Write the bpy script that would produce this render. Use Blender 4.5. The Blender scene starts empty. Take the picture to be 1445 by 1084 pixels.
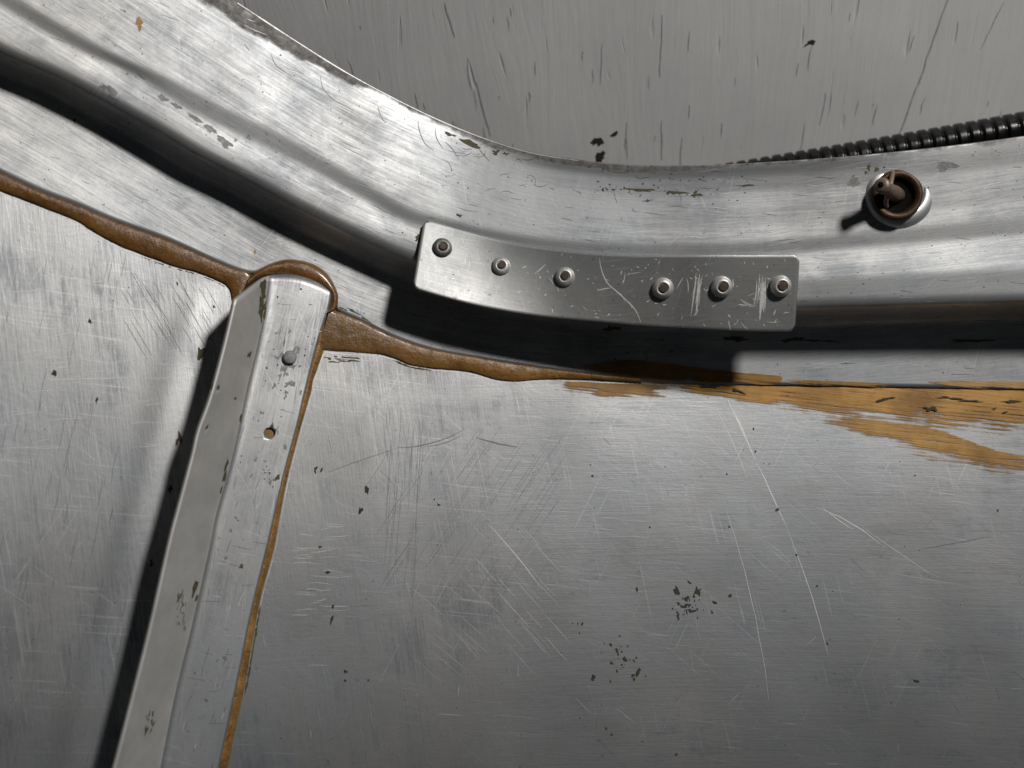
import bpy, bmesh, math, random
import numpy as np
from mathutils import Vector, Matrix, noise
from mathutils.bvhtree import BVHTree

random.seed(11)
SC = bpy.context.scene
COL = SC.collection
R = math.radians
MM = 0.001

# ------------------------------------------------------------------ camera
CAM_H = 0.31
FOV = R(50.0)
cam_d = bpy.data.cameras.new("camera")
cam = bpy.data.objects.new("camera", cam_d)
COL.objects.link(cam)
cam.location = (0, 0, CAM_H)
cam.rotation_euler = (0, 0, 0)
cam_d.sensor_fit = 'HORIZONTAL'
cam_d.sensor_width = 36
cam_d.lens = 18 / math.tan(FOV / 2)
cam_d.clip_start = 0.005
cam_d.clip_end = 20
cam_d.dof.use_dof = True
cam_d.dof.focus_distance = 0.295
cam_d.dof.aperture_fstop = 14
SC.camera = cam

# ------------------------------------------------------------------ world, lamp, exposure
w = bpy.data.worlds.new("World")
SC.world = w
w.use_nodes = True
w.node_tree.nodes["Background"].inputs[0].default_value = (0.85, 0.92, 1.0, 1)
w.node_tree.nodes["Background"].inputs[1].default_value = 0.017

LAMP = Vector((0.33, 0.37, 0.48))
lamp_d = bpy.data.lights.new("work_lamp", 'SPOT')
lamp_d.energy = 12.5
lamp_d.color = (1.0, 0.97, 0.93)
lamp_d.shadow_soft_size = 0.042
lamp_d.spot_size = R(95)
lamp_d.spot_blend = 0.8
lamp = bpy.data.objects.new("work_lamp", lamp_d)
COL.objects.link(lamp)
lamp.location = LAMP
aim = Vector((-0.03, 0.04, 0.0)) - LAMP
lamp.rotation_euler = aim.to_track_quat('-Z', 'Y').to_euler()

SC.view_settings.view_transform = 'Standard'
SC.view_settings.look = 'None'
SC.view_settings.exposure = 0.0
SC.view_settings.gamma = 1.0
SC.view_settings.use_curve_mapping = False

# ------------------------------------------------------------------ the shape of the place
# The panel is a shallow bowl seen from straight above; field() is the height of its skin.
K = 2 * math.tan(FOV / 2) / 1445.0
BOWL = 1.25
BOWL_X = 0.065
TILT_Y = 0.15


def field(x, y):
    d = x - BOWL_X
    z = BOWL * d * d
    e = (0.055 - y) / 0.03
    z += TILT_Y * 0.03 * (math.log1p(math.exp(e)) if e < 30 else e)
    z += 0.00035 * noise.noise((x * 22, y * 14, 3.1)) + 0.00018 * noise.noise((x * 55, y * 40, 7.7))
    return z


def fgrad(x, y, e=0.002):
    return ((field(x + e, y) - field(x - e, y)) / (2 * e), (field(x, y + e) - field(x, y - e)) / (2 * e))


def fnormal(x, y):
    gx, gy = fgrad(x, y, 0.006)
    return Vector((-gx, -gy, 1)).normalized()


def P(px, py, h=0.0):
    """point of the bowl, lifted h mm off the skin, that lies on the sight line of a photograph point"""
    z = 0.0
    ax, ay = (px - 722.5) * K, (542 - py) * K
    for _ in range(14):
        x, y = ax * (CAM_H - z), ay * (CAM_H - z)
        gx = 2 * BOWL * (x - BOWL_X)
        z = field(x, y) + h * MM * math.sqrt(1 + gx * gx)
    return Vector((ax * (CAM_H - z), ay * (CAM_H - z), z))


def Pz(px, py, z):
    return Vector(((px - 722.5) * K * (CAM_H - z), (542 - py) * K * (CAM_H - z), z))


def catmull(pts, n=10):
    pts = [np.array(p, float) for p in pts]
    pts = [2 * pts[0] - pts[1]] + pts + [2 * pts[-1] - pts[-2]]
    out = []
    for i in range(1, len(pts) - 2):
        p0, p1, p2, p3 = pts[i - 1:i + 3]
        for k in range(n):
            t = k / n
            out.append(0.5 * ((2 * p1) + (-p0 + p2) * t + (2 * p0 - 5 * p1 + 4 * p2 - p3) * t * t
                              + (-p0 + 3 * p1 - 3 * p2 + p3) * t ** 3))
    out.append(pts[-2])
    return np.array(out)


def resample(poly, n):
    d = np.concatenate([[0], np.cumsum(np.linalg.norm(np.diff(poly, axis=0), axis=1))])
    s = np.linspace(0, d[-1], n)
    return np.stack([np.interp(s, d, poly[:, k]) for k in range(poly.shape[1])], 1)


def smooth(poly, it):
    p = poly.copy()
    for _ in range(it):
        p[1:-1] = 0.25 * p[:-2] + 0.5 * p[1:-1] + 0.25 * p[2:]
    return p


def lerp(a, b, t):
    return a + (b - a) * t


def sstep(a, b, x):
    t = max(0.0, min(1.0, (x - a) / (b - a)))
    return t * t * (3 - 2 * t)


# ------------------------------------------------------------------ object helpers
def empty(name, loc, parent=None):
    o = bpy.data.objects.new(name, None)
    o.empty_display_size = 0.01
    o.location = loc
    COL.objects.link(o)
    if parent:
        o.parent = parent
        o.matrix_parent_inverse = Matrix.Translation(-parent.matrix_basis.translation)
    return o


def link(name, me, mats, parent=None, smooth_shade=True):
    o = bpy.data.objects.new(name, me)
    COL.objects.link(o)
    for m in (mats if isinstance(mats, (list, tuple)) else [mats]):
        if m.name not in [x.name for x in me.materials if x]:
            me.materials.append(m)
    if smooth_shade:
        for f in me.polygons:
            f.use_smooth = True
    if parent is not None:
        o.parent = parent
    return o


def grid_mesh(name, rows, uv=None, uvf=None):
    """rows: list of lists of Vector; uv / uvf: same layout of (u, v)"""
    n, m = len(rows), len(rows[0])
    vs = [tuple(p) for r in rows for p in r]
    fs = []
    for i in range(n - 1):
        for j in range(m - 1):
            a = i * m + j
            fs.append((a, a + 1, a + m + 1, a + m))
    me = bpy.data.meshes.new(name)
    me.from_pydata(vs, [], fs)
    for nm, src in (("metres", uv), ("fraction", uvf)):
        if src is None:
            continue
        lay = me.uv_layers.new(name=nm)
        flat = [c for r in src for c in r]
        for l in me.loops:
            lay.data[l.index].uv = flat[l.vertex_index]
    # faces towards the camera
    up = sum(p.normal.z for p in me.polygons)
    if up < 0:
        me.flip_normals()
    me.update()
    return me


def solidify(o, t, offset=-1, bevel=0.0):
    s = o.modifiers.new("thickness", 'SOLIDIFY')
    s.thickness = t
    s.offset = offset
    s.use_even_offset = True
    if bevel:
        b = o.modifiers.new("edge", 'BEVEL')
        b.width = bevel
        b.segments = 2
        b.limit_method = 'ANGLE'
        b.angle_limit = R(50)
    return s


def bake(o):
    dg = bpy.context.evaluated_depsgraph_get()
    me = bpy.data.meshes.new_from_object(o.evaluated_get(dg))
    o.modifiers.clear()
    o.data = me


def lathe_mesh(name, prof, seg=32, squash=0.0, jitter=0.0):
    """prof: list of (r, z) in mm from the outside base to the axis"""
    vs, fs = [], []
    for k, (r, z) in enumerate(prof):
        for j in range(seg):
            a = 2 * math.pi * j / seg
            rr = r * (1 + jitter * noise.noise((math.cos(a) * 1.5, math.sin(a) * 1.5, k * .7)))
            vs.append((rr * MM * math.cos(a), rr * MM * math.sin(a), z * MM))
    for k in range(len(prof) - 1):
        for j in range(seg):
            j2 = (j + 1) % seg
            fs.append((k * seg + j, k * seg + j2, (k + 1) * seg + j2, (k + 1) * seg + j))
    if prof[-1][0] > 1e-6:
        fs.append(tuple((len(prof) - 1) * seg + j for j in range(seg)))
    me = bpy.data.meshes.new(name)
    me.from_pydata(vs, [], fs)
    me.validate()
    me.update()
    return me


def tube_mesh(name, path, rad, seg=14, cap=True):
    """path: list of Vectors (m); rad: radius or list (m)"""
    n = len(path)
    rads = rad if isinstance(rad, (list, tuple)) else [rad] * n
    vs, fs = [], []
    ref = Vector((0, 0, 1))
    for i, p in enumerate(path):
        t = (path[min(n - 1, i + 1)] - path[max(0, i - 1)]).normalized()
        a = t.cross(ref)
        if a.length < 1e-4:
            a = t.cross(Vector((0, 1, 0)))
        a.normalize()
        b = t.cross(a)
        for j in range(seg):
            an = 2 * math.pi * j / seg
            vs.append(tuple(p + (a * math.cos(an) + b * math.sin(an)) * rads[i]))
    for i in range(n - 1):
        for j in range(seg):
            j2 = (j + 1) % seg
            fs.append((i * seg + j, (i + 1) * seg + j, (i + 1) * seg + j2, i * seg + j2))
    if cap:
        fs.append(tuple(range(seg)))
        fs.append(tuple((n - 1) * seg + j for j in reversed(range(seg))))
    me = bpy.data.meshes.new(name)
    me.from_pydata(vs, [], fs)
    me.update()
    return me


def orient(o, loc, n, spin=0.0):
    q = Vector((0, 0, 1)).rotation_difference(n)
    o.matrix_basis = Matrix.Translation(loc) @ q.to_matrix().to_4x4() @ Matrix.Rotation(spin, 4, 'Z')


# ------------------------------------------------------------------ materials
class NT:
    def __init__(self, name):
        self.m = bpy.data.materials.new(name)
        self.m.use_nodes = True
        self.t = self.m.node_tree
        self.b = self.t.nodes["Principled BSDF"]

    def n(self, kind, **kw):
        nd = self.t.nodes.new(kind)
        for k, v in kw.items():
            if k == 'inp':
                for a, b in v.items():
                    if hasattr(b, 'is_linked') or isinstance(b, bpy.types.NodeSocket):
                        self.t.links.new(b, nd.inputs[a])
                    else:
                        nd.inputs[a].default_value = b
            else:
                setattr(nd, k, v)
        return nd

    def noise(self, vec, scale, detail=4, rough=.55, dist=0.0):
        return self.n('ShaderNodeTexNoise', inp={'Vector': vec, 'Scale': scale, 'Detail': detail, 'Roughness': rough,
                                                 'Distortion': dist}).outputs['Fac']

    def ramp(self, fac, stops):
        r = self.n('ShaderNodeValToRGB', inp={'Fac': fac})
        e = r.color_ramp.elements
        while len(e) < len(stops):
            e.new(0.5)
        for k, (p, c) in enumerate(stops):
            e[k].position = p
            e[k].color = (c, c, c, 1) if isinstance(c, (int, float)) else (*c, 1)
        return r.outputs['Color']

    def mapr(self, v, a, b, c, d):
        return self.n('ShaderNodeMapRange', inp={'Value': v, 'From Min': a, 'From Max': b, 'To Min': c, 'To Max': d}).outputs[0]

    def math(self, op, a, b=0.0):
        return self.n('ShaderNodeMath', operation=op, inp={0: a, 1: b}).outputs[0]

    def mix(self, f, a, b, mode='MIX'):
        nd = self.n('ShaderNodeMix', data_type='RGBA', blend_type=mode)
        for k, v in ((0, f), (6, a), (7, b)):
            if isinstance(v, bpy.types.NodeSocket):
                self.t.links.new(v, nd.inputs[k])
            else:
                nd.inputs[k].default_value = (*v, 1) if isinstance(v, tuple) and len(v) == 3 else v
        return nd.outputs[2]

    def scaled(self, vec, s, rot=(0, 0, 0)):
        return self.n('ShaderNodeMapping', inp={'Vector': vec, 'Scale': s, 'Rotation': rot}).outputs[0]

    def set(self, **kw):
        for k, v in kw.items():
            k = k.replace('_', ' ')
            if isinstance(v, bpy.types.NodeSocket):
                self.t.links.new(v, self.b.inputs[k])
            else:
                self.b.inputs[k].default_value = (*v, 1) if isinstance(v, tuple) and len(v) == 3 else v

    def bump(self, h, strength, dist, nrm=None):
        i = {'Height': h, 'Strength': strength, 'Distance': dist}
        if nrm is not None:
            i['Normal'] = nrm
        return self.n('ShaderNodeBump', inp=i).outputs[0]


def aluminium(name, coord='uv', c_lo=(.50, .51, .53), c_hi=(.72, .72, .72), rough=(.36, .52), grain_rot=0.0,
              cross=False, edge_stain=False, speck=0.5, metal=.82, grain=1.0):
    N = NT(name)
    if coord == 'uv':
        vec = N.n('ShaderNodeUVMap', uv_map='metres').outputs[0]
    else:
        vec = N.n('ShaderNodeTexCoord').outputs['Object']
    objv = N.n('ShaderNodeTexCoord').outputs['Object']
    # brushed grain: long in u, fine in v
    def lines(rot):
        return (N.noise(N.scaled(N.scaled(vec, (1, 1, 1), (0, 0, rot)), (70, 1700, 40)), 1.0, 3, .65),
                N.noise(N.scaled(N.scaled(vec, (1, 1, 1), (0, 0, rot + .07)), (260, 3000, 60)), 1.0, 2, .6),
                N.noise(N.scaled(N.scaled(vec, (1, 1, 1), (0, 0, rot - .03)), (14, 240, 10)), 1.0, 5, .62))
    g1, g2, g3 = lines(grain_rot)
    if cross:
        h1, h2, h3 = lines(grain_rot + R(82))
        sx = N.n('ShaderNodeSeparateXYZ', inp={0: objv}).outputs[0]
        region = N.math('ADD', sx, N.mapr(N.noise(objv, 24, 4, .6), .2, .8, -.07, .07))
        fsel = N.n('ShaderNodeClamp', inp={0: N.mapr(region, -.05, .02, 1, .12)}).outputs[0]
        g1 = N.mix(fsel, g1, h1)
        g2 = N.mix(fsel, g2, h2)
        g3 = N.mix(fsel, g3, h3)
    patch = N.noise(objv, 30, 7, .62, .25)
    patch2 = N.noise(objv, 95, 6, .65, .4)
    fine = N.noise(objv, 900, 5, .7)
    fac = N.math('ADD', N.mapr(patch, .3, .7, -.1, .75), N.mapr(patch2, .3, .7, -.12, .42))
    fac = N.math('ADD', fac, N.mapr(g3, .3, .7, -.30 * grain, .30 * grain))
    fac = N.math('ADD', fac, N.mapr(g1, .3, .7, -.26 * grain, .26 * grain))
    fac = N.math('ADD', fac, N.mapr(g2, .3, .7, -.14 * grain, .14 * grain))
    fac = N.math('ADD', fac, N.mapr(fine, .3, .7, -.09, .09))
    colr = N.mix(N.n('ShaderNodeClamp', inp={0: fac}).outputs[0], c_lo, c_hi)
    # cool and warm casts of the oxide
    tint = N.mix(N.mapr(N.noise(objv, 17, 4, .6), .38, .62, 0, 1), (1.0, .985, .955), (.955, .98, 1.0))
    colr = N.mix(1.0, colr, tint, 'MULTIPLY')
    # small dark specks of old residue
    sp = N.noise(objv, 620, 3, .55)
    spm = N.ramp(N.math('ADD', sp, N.mapr(N.noise(objv, 60, 3), .3, .7, -.05, .05)), ((.70, 0.0), (.74, 1.0)))
    colr = N.mix(N.math('MULTIPLY', spm, speck), colr, (.10, .095, .08))
    ro = N.mapr(fac, 0, 1, rough[1], rough[0])
    # fine hairline scratches in crossing fields
    for ang, th, sd in ((8, .66, 1.0), (78, .685, 7.0), (41, .70, 13.0), (118, .71, 21.0)):
        mv = N.n('ShaderNodeMapping', inp={'Vector': N.scaled(vec, (1, 1, 1), (0, 0, R(ang))), 'Scale': (45, 2300, 30), 'Location': (sd, sd, sd)}).outputs[0]
        line = N.noise(mv, 1.0, 1, .5)
        gate = N.mapr(N.noise(N.scaled(objv, (1, 1, 1), (0, 0, sd)), 38, 3, .6), .46, .62, -.06, .03)
        lm = N.ramp(N.math('ADD', line, gate), ((th, 0.0), (th + .05, 1.0)))
        colr = N.mix(N.math('MULTIPLY', lm, .36), colr, (.78, .78, .77))
    smear = N.noise(N.scaled(objv, (85, 20, 10), (0, 0, R(8))), 1.0, 5, .65)
    colr = N.mix(N.mapr(smear, .48, .75, 0, .5), colr, (.52, .53, .52))
    dust = N.ramp(N.noise(objv, 1500, 2, .5), ((.70, 0.0), (.76, 1.0)))
    colr = N.mix(N.math('MULTIPLY', dust, .5), colr, (.75, .74, .72))
    met = metal
    if edge_stain:
        uvf = N.n('ShaderNodeUVMap', uv_map='fraction').outputs[0]
        sep = N.n('ShaderNodeSeparateXYZ', inp={0: uvf})
        tt, vv = sep.outputs[0], sep.outputs[1]
        wob = N.mapr(N.noise(objv, 70, 6, .65), .25, .75, -.03, .03)
        # dark brown corrosion on the left rim, a thinner dark strip further right
        wid = N.ramp(tt, ((.10, .085), (.235, .085), (.32, .04), (.345, .004), (.375, .02), (.40, .0), (.47, .026), (.62, .03),
                          (.72, .012), (.9, .0)))
        edge = N.mapr(N.math('SUBTRACT', N.math('ADD', vv, wob), wid), -.004, .012, 1, 0)
        mott = N.mapr(N.noise(objv, 420, 6, .75), .3, .7, .45, 1.0)
        em = N.math('MULTIPLY', edge, mott)
        em = N.n('ShaderNodeClamp', inp={0: em}).outputs[0]
        scol = N.mix(N.mapr(N.noise(objv, 700, 4, .7), .35, .65, 0, 1), (.04, .03, .022), (.15, .13, .115))
        colr = N.mix(em, colr, scol)
        ro = N.math('ADD', ro, N.math('MULTIPLY', em, .25))
        met = N.math('SUBTRACT', metal, N.math('MULTIPLY', em, .75))
    N.set(Base_Color=colr, Metallic=met, Roughness=ro)
    hgt = N.math('ADD', N.math('MULTIPLY', g1, .7), N.math('MULTIPLY', g2, .4))
    hgt = N.math('ADD', hgt, N.math('MULTIPLY', fine, .35))
    b1 = N.bump(hgt, .28 * grain, .00008)
    b2 = N.bump(patch2, .12, .0004, b1)
    N.set(Normal=b2)
    return N.m


def plain(name, col, rough=.5, metal=0.0, var=.25, scale=300, bump=.2, bdist=.0002, col2=None, spec=None):
    N = NT(name)
    v = N.n('ShaderNodeTexCoord').outputs['Object']
    a = N.noise(v, scale, 6, .65)
    c2 = col2 or tuple(max(0, c * (1 - var)) for c in col)
    c1 = col if col2 else tuple(min(1, c * (1 + var)) for c in col)
    N.set(Base_Color=N.mix(N.mapr(a, .3, .7, 0, 1), c2, c1), Metallic=metal,
          Roughness=N.mapr(N.noise(v, scale * .6, 4), .3, .7, max(0, rough - .08), min(1, rough + .08)))
    if bump:
        N.set(Normal=N.bump(a, bump, bdist))
    if spec is not None:
        N.b.inputs['Specular IOR Level'].default_value = spec
    return N.m


M = {}
M['skin'] = aluminium('brushed_skin_aluminium', 'object', (.28, .29, .31), (.66, .66, .665), (.34, .48), 0.0, cross=True, speck=.3, metal=.9)
M['frame'] = aluminium('worn_frame_aluminium', 'uv', (.33, .34, .36), (.60, .60, .60), (.45, .60), 0.0, edge_stain=True, speck=.7)
M['plate'] = aluminium('plate_aluminium', 'uv', (.29, .295, .30), (.62, .62, .61), (.32, .44), 0.0, speck=.5, grain=.5, metal=.93)
M['rib'] = aluminium('rib_aluminium', 'uv', (.30, .31, .335), (.56, .565, .57), (.40, .56), 0.0, speck=.6)
M['boss'] = aluminium('boss_aluminium', 'object', (.5, .5, .5), (.72, .72, .71), (.36, .5), 0.3, speck=.5, grain=.6)
M['primer'] = plain('pale_oxide_flange', (.60, .59, .57), .55, .55, .10, 140, .15, .0003)
M['rivet'] = plain('rivet_aluminium', (.62, .61, .59), .5, .6, .22, 900, .3, .0002)
M['rivet_old'] = plain('oxidised_rivet', (.26, .25, .24), .55, .8, .25, 900, .3, .0002)  # rivet metal again, darkened for the shade on the leftmost rivet
M['mandrel'] = plain('rusty_mandrel', (.085, .058, .043), .65, .4, .35, 1500, .4, .0002)
def sealant(name, lo, hi, x_lo=None, lo2=None, hi2=None):
    N = NT(name)
    v = N.n('ShaderNodeTexCoord').outputs['Object']
    a = N.noise(v, 170, 6, .65)
    pit = N.noise(v, 1100, 4, .6)
    col = N.mix(N.mapr(a, .3, .7, 0, 1), lo, hi)
    if lo2:
        sx = N.n('ShaderNodeSeparateXYZ', inp={0: v}).outputs[0]
        f = N.mapr(N.math('ADD', sx, N.mapr(N.noise(v, 90, 4), .3, .7, -.012, .012)), x_lo[0], x_lo[1], 0, 1)
        col = N.mix(N.n('ShaderNodeClamp', inp={0: f}).outputs[0], col, N.mix(N.mapr(a, .3, .7, 0, 1), lo2, hi2))
    # pits darker, pale dust in blotches
    col = N.mix(N.ramp(pit, ((.33, .8), (.40, 0.0))), col, (.045, .03, .018))
    col = N.mix(N.math('MULTIPLY', N.ramp(N.noise(v, 420, 5, .7), ((.58, 0.0), (.72, 1.0))), .35), col, (.30, .24, .17))
    N.set(Base_Color=col, Roughness=N.mapr(N.noise(v, 500, 4), .3, .7, .27, .52), Coat_Weight=.4, Coat_Roughness=.16)
    b = N.bump(a, .5, .0012)
    N.set(Normal=N.bump(pit, .35, .00035, b))
    return N.m


M['seal'] = sealant('brown_sealant', (.125, .052, .011), (.25, .118, .027))
M['bronze'] = plain('brown_bronze', (.085, .05, .03), .5, .6, .35, 700, .4, .0002)
M['pin'] = plain('tarnished_steel', (.27, .20, .16), .5, .6, .3, 900, .4, .0002)
M['dark'] = plain('black_rubber_cup', (.003, .0027, .0023), .8, 0, .3, 900, .2, spec=.1)  # plain black in place of the shade inside the fastener's hollows
M['hose'] = plain('black_hose_plastic', (.004, .004, .0045), .24, 0, .3, 500, .15)
M['mark_dark'] = plain('dark_residue', (.040, .033, .018), .7, 0, .4, 1500, .2)
M['mark_olive'] = plain('olive_primer_residue', (.085, .075, .035), .65, 0, .4, 1500, .2)
M['scratch'] = plain('bright_scratch', (.70, .70, .69), .5, .5, .15, 1500, 0)  # real scratches, and the painted glint along the sheet edge
M['scratch_dark'] = plain('dull_scratch', (.20, .20, .205), .5, .6, .2, 1500, 0)
M['stain'] = plain('grey_oxide_spot', (.25, .25, .25), .6, .6, .3, 900, .3)
M['amber_line'] = sealant('amber_line_sealant', (.12, .058, .016), (.42, .22, .055))
M['plug'] = plain('old_sealant_plug', (.26, .15, .045), .6, 0, .3, 600, .4)
M['amber'] = plain('amber_sealant', (.50, .26, .065), .48, 0, .3, 260, .35, .0005, col2=(.36, .175, .045))

# ------------------------------------------------------------------ curves read along the panel (photograph points)
EDGE = catmull([(40, -195), (110, -150), (190, -95), (262, -45), (331, 0), (415, 55), (494, 104), (587, 153), (667, 188), (740, 212),
                (800, 223), (870, 231), (932, 233.5), (1000, 233), (1061, 230), (1140, 225), (1215, 219), (1330, 207),
                (1445, 192), (1560, 174)])
B1 = catmull([(-60, -62), (0, -18), (86, 35), (173, 83), (242, 113), (312, 150), (404, 194), (508, 254), (577, 294), (629, 310),
              (680, 323), (760, 336), (850, 343), (960, 345), (1060, 342), (1130, 337), (1200, 330), (1300, 320), (1445, 306), (1560, 294)])
B2 = catmull([(-60, -34), (0, 7), (104, 66), (194, 107), (277, 160), (404, 221), (508, 277), (577, 314), (629, 327), (680, 340), (760, 354),
              (850, 361), (960, 364), (1060, 361), (1130, 356), (1200, 350), (1300, 342), (1445, 331), (1560, 320)])
D1 = catmull([(-90, 22), (0, 73), (83, 109), (194, 168), (277, 217), (346, 252), (415, 290), (500, 332), (587, 370), (680, 402), (780, 424),
              (880, 435), (1000, 438), (1130, 435), (1250, 432), (1445, 427), (1560, 424)])
G = catmull([(-150, 166), (-60, 215), (0, 245), (111, 292), (216, 333), (293, 365), (357, 392), (420, 418), (479, 441), (515, 456), (557, 476),
             (612, 494), (680, 507), (736, 516), (806, 526), (892, 535), (996, 541), (1083, 543), (1256, 546), (1445, 549), (1560, 551)])
F = catmull([(-150, 166), (-60, 215), (0, 245), (55, 271), (111, 292), (155, 311), (216, 332), (249, 345), (293, 365), (332, 381), (355, 386),
             (368, 381), (382, 374), (407, 368), (438, 373), (460, 387), (471, 405), (476, 420), (473, 434), (482, 441), (515, 456),
             (557, 477), (612, 495), (680, 507), (736, 516), (806, 526), (892, 535), (996, 541), (1083, 543), (1256, 546),
             (1445, 549), (1560, 551)], 12)
S_LEFT = catmull([(-150, 197), (-60, 241), (0, 270), (42, 286), (105, 311), (127, 325), (166, 347), (210, 364), (244, 376), (277, 385),
                  (307, 397), (322, 408), (327, 425)])
S_RIGHT = catmull([(457, 496), (474, 498), (501, 499), (535, 501), (557, 507), (579, 516), (612, 521), (650, 524), (671, 528), (702, 537),
                   (730, 539), (764, 536), (816, 536), (892, 540)])


def y_at(poly, x):
    return float(np.interp(x, poly[:, 0], poly[:, 1]))


def ray_hit(o, d, poly):
    best = None
    for i in range(len(poly) - 1):
        a, b = poly[i], poly[i + 1]
        e = b - a
        den = d[0] * e[1] - d[1] * e[0]
        if abs(den) < 1e-9:
            continue
        r = a - o
        t = (r[0] * e[1] - r[1] * e[0]) / den
        s = (r[0] * d[1] - r[1] * d[0]) / den
        if -1e-6 <= s <= 1 + 1e-6 and t > -30:
            if best is None or t < best:
                best = t
    return best


def shelf_h(x):
    return lerp(12.6, 21.5, sstep(480, 1050, x))


# ------------------------------------------------------------------ setting: the painted board behind


def board_material():
    N = NT('grey_painted_plywood')
    v = N.n('ShaderNodeTexCoord').outputs['Object']
    vr = v
    warp = N.noise(N.scaled(vr, (14, 4, 1)), 1.0, 3)
    vw = N.n('ShaderNodeVectorMath', operation='ADD', inp={0: vr, 1: N.n('ShaderNodeCombineXYZ', inp={0: N.math('MULTIPLY', warp, .035)}).outputs[0]}).outputs[0]
    g = N.noise(N.scaled(vw, (240, 16, 1)), 1.0, 6, .62)
    g2 = N.noise(N.scaled(vw, (900, 60, 1)), 1.0, 4, .6)
    chk = N.noise(N.scaled(vw, (330, 34, 1)), 1.0, 2, .5)
    crack = N.ramp(chk, ((.28, 1.0), (.335, 0.0)))
    blot = N.noise(v, 18, 5, .6)
    base = N.mix(N.mapr(blot, .3, .7, 0, 1), (.66, .66, .66), (.78, .78, .775))
    base = N.mix(N.math('MULTIPLY', crack, .35), base, (.40, .40, .395))
    N.set(Base_Color=base, Roughness=N.mapr(g, .3, .7, .55, .7))
    N.b.inputs['Specular IOR Level'].default_value = .3
    h = N.math('SUBTRACT', N.math('ADD', N.math('MULTIPLY', g, .6), N.math('MULTIPLY', g2, .15)), N.math('MULTIPLY', crack, .55))
    N.set(Normal=N.bump(h, .5, .0007))
    return N.m


M['board'] = board_material()
WALL_P = Vector((0.06, 0.0744, -0.06))
WALL_G = Vector((.134, -1.3, -1)).normalized()           # the way the grain runs, down and away
WALL_N = Vector((1, 0, 0)).cross(WALL_G).normalized()
if WALL_N.z < 0:
    WALL_N = -WALL_N
WALL_X = (-WALL_G).cross(WALL_N).normalized()
rows = []
nx, ny = 90, 60
for j in range(ny + 1):
    row = []
    for i in range(nx + 1):
        x = lerp(-0.34, 0.24, i / nx)
        y = lerp(-0.10, 0.17, j / ny)
        row.append(Vector((x, y, .0004 * noise.noise((x * 30, y * 6, 1)))))
    rows.append(row)
board = link('plywood_wall', grid_mesh('plywood_wall', rows), M['board'])
board['kind'] = 'structure'
wm = Matrix((WALL_X, -WALL_G, WALL_N)).transposed().to_4x4()
wm.translation = WALL_P
board.matrix_basis = wm
solidify(board, .012)
bpy.context.view_layer.update()

# ------------------------------------------------------------------ the cowl panel
cowl = empty('cowl_panel', (0, 0, 0))
cowl['label'] = 'worn bare aluminium cowl panel with riveted rib, curved edge flange and brown sealant'
cowl['category'] = 'metal panel'

# skin -------------------------------------------------------------
SWELL = np.array([(318, 400), (300, 455), (291, 480), (277, 524), (255, 613), (236, 685), (211, 780), (191, 859), (167, 939), (140, 1029), (129, 1084), (105, 1180)], float)
rows = []
xs = np.concatenate([np.linspace(-110, 340, 110)[:-1], np.linspace(340, 1555, 150)])
for v in np.linspace(0, 1, 120):
    row = []
    for x in xs:
        gx = max(x, -150)
        top = y_at(G, gx) - 34
        py = lerp(top, 1180, v ** 1.15)
        # the sheet swells a little along the rib before it dips under it
        dd = float(np.interp(py, SWELL[:, 1], SWELL[:, 0])) - x
        hs = .42 * math.exp(-((dd - 30) / 27) ** 2) * sstep(395, 470, py) if -60 < dd < 200 else 0.0
        row.append(P(x, py, hs))
    rows.append(row)
skin = link('skin', grid_mesh('skin', rows), M['skin'], cowl)
skin['label'] = 'large brushed grey aluminium skin sheet'
solidify(skin, .0009)

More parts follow.
